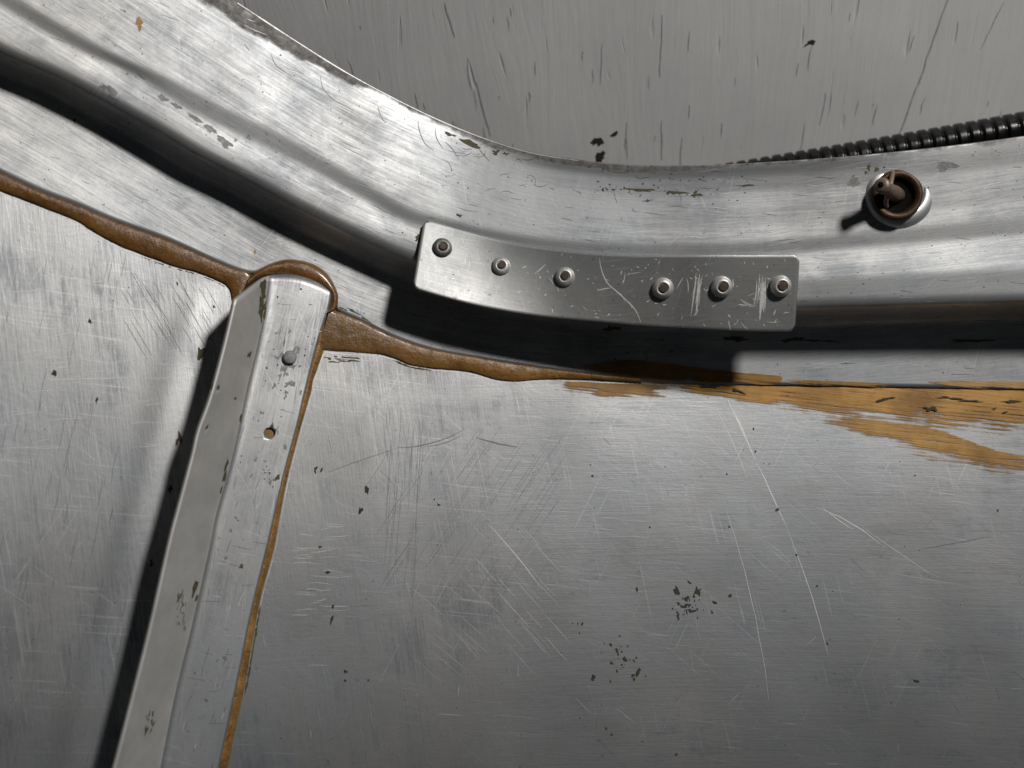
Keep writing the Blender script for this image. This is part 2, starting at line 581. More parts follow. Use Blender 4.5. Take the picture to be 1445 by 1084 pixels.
# edge frame -------------------------------------------------------
st = resample(smooth(resample(G, 260), 170), 330)
tan = np.gradient(st, axis=0)
tan /= np.linalg.norm(tan, axis=1)[:, None]
rows, uvm, uvf = [], [], []
NV = 130
arc = 0.0
prev = None
for i, (p, t) in enumerate(zip(st, tan)):
    d = np.array([t[1], -t[0]])          # towards the outer edge
    hits = []
    for c, dflt in ((F, 0.0), (D1, 100), (B2, 190), (B1, 212), (EDGE, 320)):
        h = ray_hit(p, d, c)
        hits.append(dflt if h is None else h)
    f, d1, b2, b1, ed = hits
    Hs = shelf_h(p[0])
    jog = lerp(.85, .8, sstep(500, 900, p[0]))
    rt = sstep(700, 1150, p[0])
    distf = np.linspace(ed, -60, 900)
    roll = lerp(.2, -1.2, sstep(600, 760, p[0]) * (1 - .7 * sstep(1150, 1300, p[0])))
    fl_ = 2.6 * sstep(650, 1150, p[0])
    # drop from outside (large dist) to the foot
    pts = [(ed + 40, Hs + jog - roll * 2.5 + fl_), (ed, Hs + jog - roll + fl_), (ed - 18, Hs + jog - roll * .2 + fl_ * .85), (lerp(ed, b1, .35), Hs + jog + .05 + fl_ * .55),
           (lerp(ed, b1, .8), Hs + jog + .05 + fl_ * .1), (b1, Hs + jog), (b2, Hs), (lerp(b2, d1, .5), Hs + .1 - .3 * rt), (d1 + 10, Hs - .1 - 1.2 * rt), (d1 - 2, Hs - 1.3 - 1.2 * rt),
           (d1 - 14, lerp(Hs * .42, Hs * .36, rt)), (d1 - 22, lerp(2.4, 4.6, rt)), (d1 - 30, lerp(1.0, 3.7, rt)),
           (d1 - 48, lerp(.97, 2.8, rt)), (d1 - 72, lerp(.93, 1.8, rt)), (0, .9), (-80, .9)]
    xx = np.array([a for a, b in pts])[::-1]
    hh = np.array([b for a, b in pts])[::-1]
    o = np.argsort(xx, kind='stable')
    proff = np.interp(distf, xx[o], hh[o])
    step = abs(distf[1] - distf[0])
    k = max(1, int(9.0 / step))
    ker = np.hanning(2 * k + 3)
    ker /= ker.sum()
    pad = len(ker) // 2
    proff = np.convolve(np.pad(proff, pad, mode='edge'), ker, mode='valid')
    dist = np.linspace(ed, d1 - 34, 700)
    prof = np.interp(-dist, -distf, proff)
    # denser sampling where the section bends
    curv = np.abs(np.gradient(np.gradient(prof))) + 0.0008
    cum = np.cumsum(curv ** .5)
    cum = (cum - cum[0]) / (cum[-1] - cum[0])
    mixp = .5 * cum + .5 * np.linspace(0, 1, len(cum))
    sel_d = np.interp(np.linspace(0, 1, NV - 14), mixp, dist)
    sel_d = np.concatenate([sel_d[:-1], np.linspace(d1 - 34, f, 15)])
    sel_h = np.interp(-sel_d, -distf, proff)
    row = [P(*(p + d * a), b) for a, b in zip(sel_d, sel_h)]
    mid = row[NV // 2]
    if prev is not None:
        arc += (mid - prev).length
    prev = mid
    rows.append(row)
    lv, um, uf = 0.0, [], []
    for q in range(NV):
        if q:
            lv += (row[q] - row[q - 1]).length
        um.append((arc, lv))
        uf.append((i / (len(st) - 1), (ed - sel_d[q]) / (ed - 0.0)))
    uvm.append(um)
    uvf.append(uf)
frame = link('edge_flange', grid_mesh('edge_flange', rows, uvm, uvf), M['frame'], cowl)
frame['label'] = 'curved stepped aluminium flange along the panel rim'
solidify(frame, .0008)

# stiffener rib ----------------------------------------------------
RL = resample(catmull([(333, 423), (329, 442), (319, 484), (307, 530), (295, 571), (280, 611), (272, 645), (255, 709), (239, 770), (212, 889), (182, 1008), (162, 1084),
                       (134, 1190)]), 90)
RC = resample(catmull([(379, 388), (372, 440), (362, 490), (347, 552), (328, 643), (305, 724), (297, 765), (271, 880), (247, 978), (226, 1084),
                       (203, 1190)]), 90)
RR = resample(catmull([(468, 409), (465, 431), (447, 488), (429, 561), (421, 596), (399, 679), (378, 770), (355, 865), (337, 954), (314, 1060),
                       (309, 1084), (285, 1190)]), 90)
rows, uvm = [], []
arc = 0
for i in range(90):
    row, um = [], []
    vals = []
    for v in np.linspace(0, 1, 22):                      # right facet
        q = RR[i] + (RC[i] - RR[i]) * v
        bulge = 9 * math.sin(math.pi * v) * max(0, 1 - i / 5.0)
        hh = 1.6 + .12 * math.sin(v * 3)
        vals.append((q[0], q[1] - bulge, hh))
    hc = vals[-1][2]
    for v in np.linspace(0, 1, 18)[1:]:                  # raised facet
        q = RC[i] + (RL[i] - RC[i]) * v
        vals.append((q[0], q[1], lerp(hc, 15.0, v ** .93)))
    vv = np.array(vals)
    for _ in range(5):
        vv[1:-1] = .25 * vv[:-2] + .5 * vv[1:-1] + .25 * vv[2:]
    row = [P(a, b, c) for a, b, c in vv]
    if i:
        arc += (row[10] - rows[-1][10]).length
    lv = 0
    for q in range(len(row)):
        if q:
            lv += (row[q] - row[q - 1]).length
        um.append((arc, lv))
    rows.append(row)
    uvm.append(um)
rib_me = grid_mesh('stiffener_rib', rows, uvm)
rib = link('stiffener_rib', rib_me, [M['rib'], M['primer']], cowl)
ncol = len(rows[0]) - 1
for f in rib.data.polygons:
    if f.index % ncol >= 21:
        f.material_index = 1
rib['label'] = 'angled aluminium stiffener rib with a pale raised flange'
solidify(rib, .0010)
bake(rib)


def bvh(o):
    dg = bpy.context.evaluated_depsgraph_get()
    me = o.evaluated_get(dg).to_mesh()
    mw = o.matrix_basis
    return BVHTree.FromPolygons([mw @ v.co for v in me.vertices], [list(p.vertices) for p in me.polygons])


def sight(px, py):
    return Vector(((px - 722.5) * K, (542 - py) * K, -1)).normalized()


def hit(tree, px, py):
    c, n, i, d = tree.ray_cast(Vector((0, 0, CAM_H)), sight(px, py))
    if c is None:
        return None, None
    if n.z < 0:
        n = -n
    return c, n


# drilled holes in the rib (one filled with sealant, three small pilot holes)
def drill(o, spots):
    tree = bvh(o)
    for px, py, r in spots:
        c, n = hit(tree, px, py)
        me = lathe_mesh('drill', [(r, -4), (r, 4)], 20)
        bm = bmesh.new()
        bm.from_mesh(me)
        bmesh.ops.holes_fill(bm, edges=bm.edges)
        bmesh.ops.recalc_face_normals(bm, faces=bm.faces)
        bm.to_mesh(me)
        bm.free()
        cu = bpy.data.objects.new('drill', me)
        COL.objects.link(cu)
        orient(cu, c, n)
        b = o.modifiers.new('hole', 'BOOLEAN')
        b.operation = 'DIFFERENCE'
        b.solver = 'EXACT'
        b.object = cu
        bpy.context.view_layer.update()
        bake(o)
        bpy.data.objects.remove(cu)


tree_rib = bvh(rib)
drill(rib, [(381, 611, 1.35), (308, 548, .62), (292, 604, .5)])
c, n = hit(tree_rib, 381, 611)
plug = link('hole_plug', lathe_mesh('hole_plug', [(1.5, -.2), (1.5, 0), (1.2, .05), (.6, .12), (.001, .15)], 20, jitter=.1), M['plug'], rib)
orient(plug, c - n * .0009, n)
c, n = hit(tree_rib, 409, 505)
rv = link('rivet', lathe_mesh('rivet', [(1.7, -.3), (1.7, .95), (1.6, 1.1), (1.35, 1.15), (.001, 1.16)], 28, jitter=.1), M['stain'], rib)
orient(rv, c, n)

# splice plate -----------------------------------------------------
PT = resample(catmull([(598, 309), (633, 319), (687, 334), (737, 345), (820, 356), (903, 360), (1007, 360), (1129, 360)]), 120)
PB = resample(catmull([(582, 406), (633, 421), (687, 434), (758, 446), (841, 454), (924, 461), (1048, 467), (1122, 468)]), 120)
rows, uvm = [], []
NU, NVp = 120, 26
plen = np.linalg.norm(PT[-1] - PT[0])
for i in range(NU):
    a, b = PT[i], PB[i]
    dl = plen * i / (NU - 1)
    dr = plen - dl
    rr = 9.0
    shr = 0.0
    for dd in (dl, dr):
        if dd < rr:
            shr = max(shr, rr - math.sqrt(max(0, rr * rr - (rr - dd) ** 2)))
    L = np.linalg.norm(b - a)
    s0 = shr / L
    row, um = [], []
    for k in range(NVp):
        v = lerp(s0, 1 - s0, k / (NVp - 1))
        q = a + (b - a) * v
        h = shelf_h(q[0]) + lerp(1.3, .95, sstep(590, 700, q[0])) - 3.6 * (v - .4) * sstep(680, 1000, q[0]) + 2.6 * (v - .4) * (1 - sstep(600, 800, q[0])) + 1.7 * sstep(700, 1050, q[0])
        pt = P(q[0], q[1], h)
        row.append(pt)
        um.append((dl * .0002, v * L * .0002))
    rows.append(row)
    uvm.append(um)
plate = link('splice_plate', grid_mesh('splice_plate', rows, uvm), M['plate'], cowl)
plate['label'] = 'flat scratched aluminium splice plate with six rivets'
solidify(plate, .0009, bevel=.00018)

tree_plate = bvh(plate)
riv_prof = [(2.55, -.3), (2.75, .15), (2.7, .8), (2.45, 1.5), (2.05, 2.0), (1.7, 2.25), (1.5, 2.3), (1.38, 2.2), (1.3, 1.95), (.9, 1.9)]
for k, (px, py) in enumerate([(624, 350), (707, 376), (797, 391), (935, 407), (1018, 405), (1101, 404)]):
    c, n = hit(tree_plate, px, py)
    sc = [.92, .86, .92, 1.0, 1.0, 1.0][k]
    prof = [(r * sc, z * [.55, .6, .7, .9, 1.05, 1.1][k]) for r, z in riv_prof]
    r_ = link('rivet', lathe_mesh('rivet', prof, 30, jitter=.05), M['rivet_old'] if k < 1 else M['rivet'], cowl)
    orient(r_, c, n, random.random() * 6)
    top = prof[5][1]
    m_ = link('mandrel', lathe_mesh('mandrel', [(1.15 * sc, top - 1.2), (1.12 * sc, top + .1), (.95 * sc, top + .3), (.001, top + .33)], 8, jitter=.15),
              M['mandrel'], r_, smooth_shade=False)
    if k == 0:
        r_['label'] = 'dull grey rivet at the left end of the splice plate'

# ------------------------------------------------------------------ sealant
def strip(name, up, lo, n, hfun, mat, label=None, nv=14, jit=1.0):
    up, lo = resample(np.array(up, float), n), resample(np.array(lo, float), n)
    rows, uvf = [], []
    for i in range(n):
        row, uf = [], []
        for k in range(nv):
            v = k / (nv - 1)
            q = up[i] + (lo[i] - up[i]) * v
            jx = jit * (noise.noise((q[0] * .06, q[1] * .06, 5 + v)) * (1 if k in (0, nv - 1) else .3) + .8 * noise.noise((q[0] * .3, 0, 9 + v)) * (1 if k == 0 else .2))
            q = q + np.array([0, jx])
            row.append(P(q[0], q[1], hfun(i / (n - 1), v, q)))
            uf.append((i / (n - 1), v))
        rows.append(row)
        uvf.append(uf)
    o = link(name, grid_mesh(name, rows, None, uvf), mat, cowl)
    if label:
        o['label'] = label
    return o


def seg(poly, x0, x1):
    m = (poly[:, 0] >= x0) & (poly[:, 0] <= x1)
    return poly[m]


def bead(hmax, top=.95, asym=.42):
    def f(u, v, q):
        e = math.sin(math.pi * min(1, max(0, v))) ** .55
        return top * (1 - v) ** .5 * .9 + hmax * e * (1 - .35 * (v - asym)) + .10 * noise.noise((q[0] * .05, q[1] * .05, 1)) * e \
            - (.45 if v in (0, 1) else 0)
    return f


up = [(x, y_at(F, x) - 2.5) for x in np.linspace(-120, 352, 60)] + [(357, 389), (350, 402), (338, 420)]
lo = list(S_LEFT[S_LEFT[:, 0] > -120]) + [(331, 428)]
strip('sealant_bead', up, lo, 260, bead(.7), M['seal'], 'thick brown sealant bead left of the rib', 16, 1.8)

# round the end of the rib
outer = [(352, 391), (360, 384), (368, 379), (382, 372), (407, 366), (438, 371), (461, 385), (473, 404), (478, 420), (474, 436), (466, 440)]
inner = [(345, 410), (355, 402), (368, 394), (384, 390), (405, 391), (435, 401), (455, 408), (463, 414), (464, 424), (462, 434), (458, 442)]
strip('sealant_bead', catmull(outer, 5), catmull(inner, 5), 60, bead(1.5, 1.0), M['seal'], 'brown sealant collar around the rib end', 12, .6)


M['seal_right'] = sealant('brown_to_amber_sealant', (.105, .055, .02), (.21, .115, .04), (-.06, .03), (.28, .13, .03), (.44, .22, .05))
up = [(467, 432), (474, 437)] + [(x, y_at(F, x) - 2.5) for x in np.linspace(482, 905, 60)]
lo = [(446, 500), (452, 498)] + list(S_RIGHT) + [(905, 541)]
strip('sealant_bead', up, lo, 260, bead(.6), M['seal_right'], 'brown sealant bead right of the rib, thinning under the plate', 18, 1.8)

# beside the rib
SKR = catmull([(463, 440), (458, 470), (456, 500), (443, 535), (439, 555), (424, 607), (404, 685), (387, 775), (367, 850), (347, 963),
               (330, 1044), (322, 1084), (297, 1190)])
RRo = catmull([(456, 436), (452, 462), (445, 490), (427, 561), (419, 596), (397, 679), (376, 770), (353, 865), (335, 954), (312, 1060),
               (307, 1084), (283, 1190)])
strip('sealant_bead', RRo, SKR, 160, lambda u, v, q: .55 * math.sin(math.pi * v) ** .6 + .9 * (1 - v) - (.3 if v == 1 else 0)
      + .12 * noise.noise((q[0] * .05, q[1] * .05, 2)), M['amber_line'], 'thin amber sealant line along the rib edge', 8, 1.2)


# amber film smeared on the skin and the foot at the right
def film(name, base_col, hi_col, thr, label, pts_up, pts_lo, h0, h1, streak=1.0, soft=.30, endfade=.001, n=160, nv=24, lift=None):
    N = NT(name + '_material')
    v = N.n('ShaderNodeTexCoord').outputs['Object']
    uvf = N.n('ShaderNodeUVMap', uv_map='fraction').outputs[0]
    sp = N.n('ShaderNodeSeparateXYZ', inp={0: uvf})
    uu, vv = sp.outputs[0], sp.outputs[1]
    st_ = N.noise(N.scaled(N.scaled(v, (1, 1, 1), (0, 0, R(6))), (55, 1500, 1)), 1.0, 5, .65)
    bl = N.noise(v, 120, 6, .65)
    col = N.mix(N.mapr(st_, .3, .7, 0, 1), base_col, hi_col)
    col = N.mix(N.mapr(N.noise(v, 75, 5, .65), .38, .68, 0, .75), col, tuple(c * .42 for c in base_col))
    col = N.mix(N.ramp(N.noise(N.scaled(v, (300, 900, 1)), 1.0, 5, .7), ((.62, 0.0), (.70, .8))), col, (.07, .045, .02))
    # thick in the middle, worn away to streaks towards every border
    prof = N.math('MULTIPLY', N.math('MULTIPLY', N.mapr(uu, 0, .2, 0, 1), N.mapr(uu, 1 - endfade, 1, 1, 1 if endfade < .01 else 0)),
                  N.math('MULTIPLY', N.mapr(vv, 0, .05, .6, 1), N.mapr(vv, .35, 1, 1, 0)))
    nz = N.math('ADD', N.math('MULTIPLY', N.math('SUBTRACT', st_, .5), 3.6 * streak), N.math('MULTIPLY', N.math('SUBTRACT', bl, .5), 1.8))
    a = N.math('ADD', N.math('SUBTRACT', N.math('MULTIPLY', prof, 1.15), thr - .60), nz)
    alpha = N.n('ShaderNodeClamp', inp={0: N.mapr(a, -soft, soft, 0, 1)}).outputs[0]
    N.set(Base_Color=col, Roughness=.45, Alpha=alpha, Normal=N.bump(st_, .3, .0003))
    o = strip(name, pts_up, pts_lo, n, (lambda u, v, q: lerp(h0, h1, v)) if lift is None else lift, N.m, label, nv, .5)
    return o


film('sealant_smear', (.44, .21, .045), (.68, .39, .11), 1.04, 'amber sealant film wiped along the flange joint at right',
     [(905, 541), (1000, 543), (1083, 545), (1256, 548), (1445, 551), (1550, 553)],
     [(905, 556), (1000, 560), (1083, 574), (1187, 592), (1256, 602), (1360, 612), (1550, 622)], .55, .12)
film('sealant_smear', (.45, .23, .05), (.66, .38, .10), 1.18, 'amber sealant tail smeared down across the skin at right',
     catmull([(1140, 585), (1194, 590), (1256, 595), (1319, 605), (1395, 632), (1445, 643), (1550, 655)]),
     catmull([(1140, 600), (1200, 612), (1256, 630), (1320, 652), (1395, 668), (1445, 672), (1550, 685)]), .22, .16)
film('sealant_smear', (.38, .20, .05), (.50, .28, .085), .98, 'amber sealant spot below the joint under the plate',
     [(780, 537), (860, 541), (940, 543)], [(780, 551), (860, 562), (940, 566)], .35, .12, n=60, nv=12, endfade=.2)
film('sealant_smear', (.36, .18, .04), (.5, .28, .08), .85, 'brown sealant smear on the flange foot under the plate',
     catmull([(820, 515), (880, 508), (930, 512), (1021, 523), (1105, 531)]), catmull([(820, 527), (880, 536), (930, 540), (1021, 543), (1105, 543)]), 1.7, 1.15,
     n=70, nv=14, endfade=.06)
film('sealant_smear', (.40, .22, .06), (.52, .30, .1), 1.05, 'thin sealant residue on the flange foot edge',
     [(1105, 535), (1180, 538), (1260, 541)], [(1105, 544), (1180, 545), (1260, 547)], 1.5, 1.2, n=60, nv=8, endfade=.2)
film('sealant_smear', (.40, .22, .06), (.54, .31, .1), .98, 'sealant residue on the flange foot at the right border',
     [(1310, 536), (1380, 538), (1550, 541)], [(1310, 548), (1380, 549), (1550, 551)], 1.1, 1.12, n=60, nv=8)

# ------------------------------------------------------------------ quarter-turn fastener on the flange
tree_frame = bvh(frame)
fast = empty('fastener', (0, 0, 0), None)
fast.parent = cowl
fast['label'] = 'brown bronze quarter-turn fastener with a bent cross pin'
c, n = hit(tree_frame, 1268, 277)
_, nb = hit(tree_frame, 1268, 277)
nrm = n.copy()
c = hit(tree_frame, 1262, 278)[0]
half = ((LAMP - c).normalized() + (Vector((0, 0, CAM_H)) - c).normalized()).normalized()
nbos = (half * .7 + n * .3).normalized()
boss = link('raised_boss', lathe_mesh('raised_boss', [(9.6, -2.4), (9.2, -1.0), (8.8, -.3), (8.2, .15), (7.4, .45), (6.6, .65), (5.6, .7), (5.5, .0)], 48), M['boss'], fast)
orient(boss, hit(tree_frame, 1272, 270)[0], nbos)
tub = link('bronze_ring', lathe_mesh('bronze_ring', [(6.0, -1.5), (6.1, 1.6), (6.3, 2.6), (6.3, 3.2), (6.05, 3.7), (5.5, 3.9), (4.9, 3.7), (4.5, 3.2), (4.3, 2.4),
                                                     (4.2, .4)], 44, jitter=.05), M['bronze'], fast)
orient(tub, c, nrm)
cup = link('inner_cup', lathe_mesh('inner_cup', [(4.5, 3.0), (4.2, 2.3), (3.2, 2.05), (.01, 2.0)], 28), M['dark'], fast)  # black floor carries the shade of the deep opening in its colour
orient(cup, c, nrm)
zc = c.z


def at(px, py, dz):
    return Pz(px, py, zc + dz * MM)


p0, p1 = at(1266, 276, 1.5), at(1243, 261, 11.0)
path = [p0.lerp(p1, t) for t in (0, .2, .5, .8, .9, .96, 1.0)]
stud = link('stud', tube_mesh('stud', path, [2.0 * MM, 2.1 * MM, 1.7 * MM, 1.6 * MM, 2.0 * MM, 1.95 * MM, 1.3 * MM], 18), M['pin'], fast)
pth = catmull([(1260, 243, 3.0), (1259, 249, 4.8), (1257, 259, 6.4), (1254, 270, 6.6), (1251.5, 279, 5.8), (1250, 286, 4.4), (1251, 292, 3.0)], 5)
pin = link('cross_pin', tube_mesh('cross_pin', [at(*q) for q in pth], .62 * MM, 12), M['pin'], fast)
pth = [p1 + (p1 - p0).normalized() * .00005 * k for k in range(3)]
face = link('stud_socket', tube_mesh('stud_socket', pth, .75 * MM, 12), M['dark'], fast)

# ------------------------------------------------------------------ corrugated hose behind the flange
hp = resample(catmull([(860, 282), (980, 262), (1117, 239), (1230, 220), (1340, 201), (1445, 182), (1560, 161)]), 900)
pts = []
for a, b in hp:
    ry = sight(a, b)
    t = (WALL_P - Vector((0, 0, CAM_H))).dot(WALL_N) / ry.dot(WALL_N)
    pts.append(Vector((0, 0, CAM_H)) + ry * (t - .0062 / abs(ry.dot(WALL_N))))
L = 0
rads = []
for k, p in enumerate(pts):
    if k:
        L += (p - pts[k - 1]).length
    ph = (L / .0039) % 1.0
    rads.append((4.7 + .95 * sstep(0, .26, .5 - abs(ph - .5))) * MM)
hose = link('corrugated_hose', tube_mesh('corrugated_hose', pts, rads, 22), M['hose'])
hose['label'] = 'black corrugated plastic hose lying behind the panel rim'
hose['category'] = 'hose'

# ------------------------------------------------------------------ wear marks, laid on the metal
tree_skin = bvh(skin)


class Marks:
    def __init__(self, tree):
        self.tree = tree
        self.v, self.f = [], []

    def ribbon(self, pts, wpx, lift=.00004, taper=True):
        pts = np.array(pts, float)
        t = np.gradient(pts, axis=0)
        ln = np.linalg.norm(t, axis=1)[:, None]
        ln[ln == 0] = 1
        t /= ln
        nrm2 = np.stack([-t[:, 1], t[:, 0]], 1)
        n = len(pts)
        prev = None
        for i in range(n):
            s = i / (n - 1)
            wd = wpx * .5 * (math.sin(math.pi * min(.97, max(.03, s))) ** .5 if taper else 1)
            a, na = hit(self.tree, *(pts[i] + nrm2[i] * wd))
            b, nb_ = hit(self.tree, *(pts[i] - nrm2[i] * wd))
            if a is None or b is None or (a - b).length > .004:
                prev = None
                continue
            k = len(self.v)
            self.v += [tuple(a + na * lift), tuple(b + nb_ * lift)]
            if prev is not None:
                self.f.append((prev, prev + 1, k + 1, k))
            prev = k

    def blob(self, px, py, rx, ry, ang=0, n=12, rough=.5, lift=.00007):
        c0, n0 = hit(self.tree, px, py)
        if c0 is None:
            return
        ca, sa = math.cos(ang), math.sin(ang)
        ids = [len(self.v)]
        sd = random.random() * 100
        self.v.append(tuple(c0 + n0 * lift))
        for k in range(n):
            a = 2 * math.pi * k / n
            m = 1 + rough * noise.noise((math.cos(a) * 1.7 + sd, math.sin(a) * 1.7, sd)) * 1.8
            ex, ey = math.cos(a) * rx * m, math.sin(a) * ry * m
            c_, n_ = hit(self.tree, px + ex * ca - ey * sa, py + ex * sa + ey * ca)
            if c_ is None or (c_ - c0).length > .012:
                c_, n_ = c0, n0
            ids.append(len(self.v))
            self.v.append(tuple(c_ + n_ * lift))
        for k in range(n):
            self.f.append((ids[0], ids[1 + k], ids[1 + (k + 1) % n]))

    def build(self, name, mat, parent):
        if not self.f:
            return
        me = bpy.data.meshes.new(name)
        me.from_pydata(self.v, [], self.f)
        me.update()
        bm = bmesh.new()
        bm.from_mesh(me)
        for f in bm.faces:
            f.normal_update()
            if f.normal.z < 0:
                f.normal_flip()
        bm.to_mesh(me)
        bm.free()
        o = link(name, me, mat, parent)
        o.matrix_parent_inverse = parent.matrix_basis.inverted()
        o['kind'] = 'stuff'
        return o


def arc_pts(x0, y0, x1, y1, bow=0.0, n=8, wob=0.0):
    a, b = np.array([x0, y0], float), np.array([x1, y1], float)
    d = b - a
    nn = np.array([-d[1], d[0]])
    return [a + d * t + nn * bow * 4 * t * (1 - t) + wob * np.array([random.gauss(0, 1), random.gauss(0, 1)]) for t in np.linspace(0, 1, n)]


def in_skin(x, y):
    return y > (y_at(S_RIGHT, x) + 3 if 457 < x < 892 else y_at(S_LEFT, x) + 3 if x < 327 else y_at(G, x) + 30)


br, dk = Marks(tree_skin), Marks(tree_skin)
U = random.uniform
# named scratches
br.ribbon(arc_pts(1026, 562, 1066, 650, 0, 8, .3), 2.2)
br.ribbon(arc_pts(1066, 650, 1110, 745, -.01, 8, .3), 1.8)
br.ribbon(arc_pts(1110, 745, 1168, 925, -.02, 10, .3), 1.3)
br.ribbon(arc_pts(1034, 575, 1062, 640, 0, 6, .4), 1.5)
br.ribbon(arc_pts(1009, 575, 1056, 680, -.02, 8, .4), 1.1)
br.ribbon(arc_pts(1014, 690, 1085, 990, -.03, 14, .4), .9)
br.ribbon(arc_pts(1152, 717, 1246, 772, -.06, 10, .3), 1.5)
br.ribbon(arc_pts(1160, 716, 1205, 748, .02, 8, .3), 1.3)
br.ribbon(arc_pts(1215, 742, 1325, 815, .02, 8, .4), .8)
for k in range(26):
    x, y = U(640, 770), U(720, 900)
    l = U(15, 75)
    br.ribbon(arc_pts(x, y, x + l * .72, y + l * .8, U(-.03, .03), 6, .2), U(.35, .8))
br.ribbon(arc_pts(687, 738, 765, 832, -.02, 10, .2), 1.6)
for k in range(34):                                     # horizontal rub marks beside the rib
    x, y = U(405, 460), U(735, 870)
    l = U(12, 45)
    br.ribbon(arc_pts(x, y, x + l, y + U(-4, 4), U(-.06, .06), 6, .2), U(.4, .9))
for k in range(26):                                     # sheen scratches by the sealant corner
    x, y = U(455, 560), U(505, 570)
    l = U(15, 70)
    br.ribbon(arc_pts(x, y, x + l, y + l * U(.05, .3), U(-.05, .05), 6, .2), U(.35, .8))
for k in range(110):                                    # left sheet: curved horizontal strokes
    x, y = U(-10, 235), U(315, 640)
    l = U(18, 85)
    if in_skin(x, y) and x + l < 285 - (y - 450) * .2:
        br.ribbon(arc_pts(x, y, x + l, y - l * U(-.02, .2), U(-.05, .05), 7, .2), U(.35, .85))
br.ribbon(arc_pts(60, 536, 190, 533, 0, 10, .2), 1.1)
for k in range(60):                                    # everywhere: short hairlines
    x, y = U(330, 1440), U(560, 1080)
    if not in_skin(x, y):
        continue
    a = random.choice([0, 0, .1, 1.45, 1.6, .8, 2.3]) + U(-.15, .15)
    l = U(5, 40)
    (br if random.random() < .5 else dk).ribbon(arc_pts(x, y, x + l * math.cos(a), y + l * math.sin(a), U(-.04, .04), 5, .2), U(.3, .6))
for k in range(90):
    x, y = U(0, 180), U(330, 1080)
    if in_skin(x, y):
        l = U(15, 70)
        dk.ribbon(arc_pts(x, y, x - l * .2, y + l, U(-.03, .03), 6, .3), U(.4, .9))
for k in range(70):                                     # diagonal sanding strokes
    x, y = U(560, 800), U(590, 800)
    l = U(25, 110)
    dk.ribbon(arc_pts(x, y, x - l * .55, y + l * .83, U(-.02, .02), 7, .2), U(.25, .55))
for k in range(30):
    x, y = U(545, 600), U(560, 760)
    l = U(30, 120)
    dk.ribbon(arc_pts(x, y, x - l * .08, y + l, U(-.02, .02), 7, .2), U(.25, .5))
for k in range(40):
    x, y = U(170, 290), U(380, 470)
    if in_skin(x, y):
        l = U(20, 60)
        dk.ribbon(arc_pts(x, y, x + l * .5, y + l * .86, U(-.02, .02), 6, .2), U(.4, .9))
dk.ribbon(arc_pts(460, 667, 560, 632, .0, 12, .3), .9)
dk.ribbon(arc_pts(560, 632, 655, 607, .06, 10, .2), 1.5)
dk.ribbon(arc_pts(600, 630, 652, 614, .06, 8, .2), 1.1)
dk.ribbon(arc_pts(672, 617, 730, 631, .03, 8, .4), 2.0)
dk.ribbon(arc_pts(1300, 775, 1400, 757, 0, 10, .3), 1.2)
br.build('bright_scratches', M['scratch'], skin)
dk.build('dull_scratches', M['scratch_dark'], skin)

fl = Marks(tree_skin)


def cluster(mk, cx, cy, sx, sy, n, r0, r1, ang=0.0, asp=1.6):
    for _ in range(n):
        r = U(r0, r1)
        mk.blob(random.gauss(cx, sx), random.gauss(cy, sy), r, r * asp, ang + U(-.3, .3), 9, .6)


for (x, y, rx, ry, a) in [(955, 834, 3.5, 6, -.4), (985, 834, 5, 5, 0), (969, 845, 4, 4, 0), (973, 822, 3, 1.5, .5), (966, 856, 5, 2, 0), (976, 862, 5, 2, 0),
                          (1008, 850, 3, 2.5, 0), (1030, 841, 2, 2, 0), (899, 832, 1.5, 3, 0), (871, 919, 2, 5, -.3), (882, 930, 2.5, 4, -.4),
                          (900, 949, 2.5, 5, .5), (837, 957, 3.5, 4, 0), (862, 910, 1.5, 3, 0), (893, 953, 2, 3, .5), (855, 1028, 3, 2, .6),
                          (863, 1037, 1.5, 2, 0), (1292, 961, 3, 3, 0), (1295, 962, 2, 2, 0), (954, 1065, 2, 2, 0), (836, 672, 2.5, 2, 0), (833, 656, 1, 1, 0),
                          (838, 743, 1, 1, 0), (445, 664, 2.2, 6, .15), (454, 663, 1.5, 3.5, .3), (517, 692, 3, 6, .3), (509, 720, 2.5, 5, .2),
                          (619, 712, 2.5, 1.5, .3), (613, 705, 1, 1.5, 0), (468, 875, 2, 8, .2), (470, 856, 1.5, 3, .2), (488, 948, 3, 2.5, .3),
                          (487, 960, 1.5, 2, 0), (520, 960, 1.2, 2, 0), (462, 808, 4, 2, .2), (452, 772, 2.5, 2, 0), (77, 527, 4, 4, 0), (127, 453, 2.5, 3, 0),
                          (137, 564, 1.5, 4, .3), (250, 400, 2, 3, -.3), (302, 433, 1.6, 1.6, 0), (1096, 720, 2, 2, 0), (1066, 637, 1.4, 1.4, 0),
                          (1098, 719, 1.6, 1.6, 0), (1124, 783, 1.5, 1.5, 0), (1026, 669, 1.5, 1.5, 0), (1029, 744, 1.6, 1.6, 0), (1291, 671, 1.5, 1.5, 0),
                          (1408, 720, 1.5, 2, 0), (1167, 908, 1.5, 1.5, 0), (1063, 605, 1, 2, 0), (1153, 827, 1.4, 1.4, 0), (917, 744, 1.2, 1.2, 0)]:
    fl.blob(x, y, rx, ry, a, 10, .6)
cluster(fl, 968, 855, 10, 8, 26, .6, 1.8)
cluster(fl, 880, 930, 14, 16, 22, .5, 1.6, -.3)
cluster(fl, 820, 880, 10, 5, 5, .6, 1.3)
for k in range(150):
    x, y = U(0, 1440), U(320, 1084)
    if in_skin(x, y):
        fl.blob(x, y, U(.4, 1.0), U(.4, 1.1), 0, 6, .4)
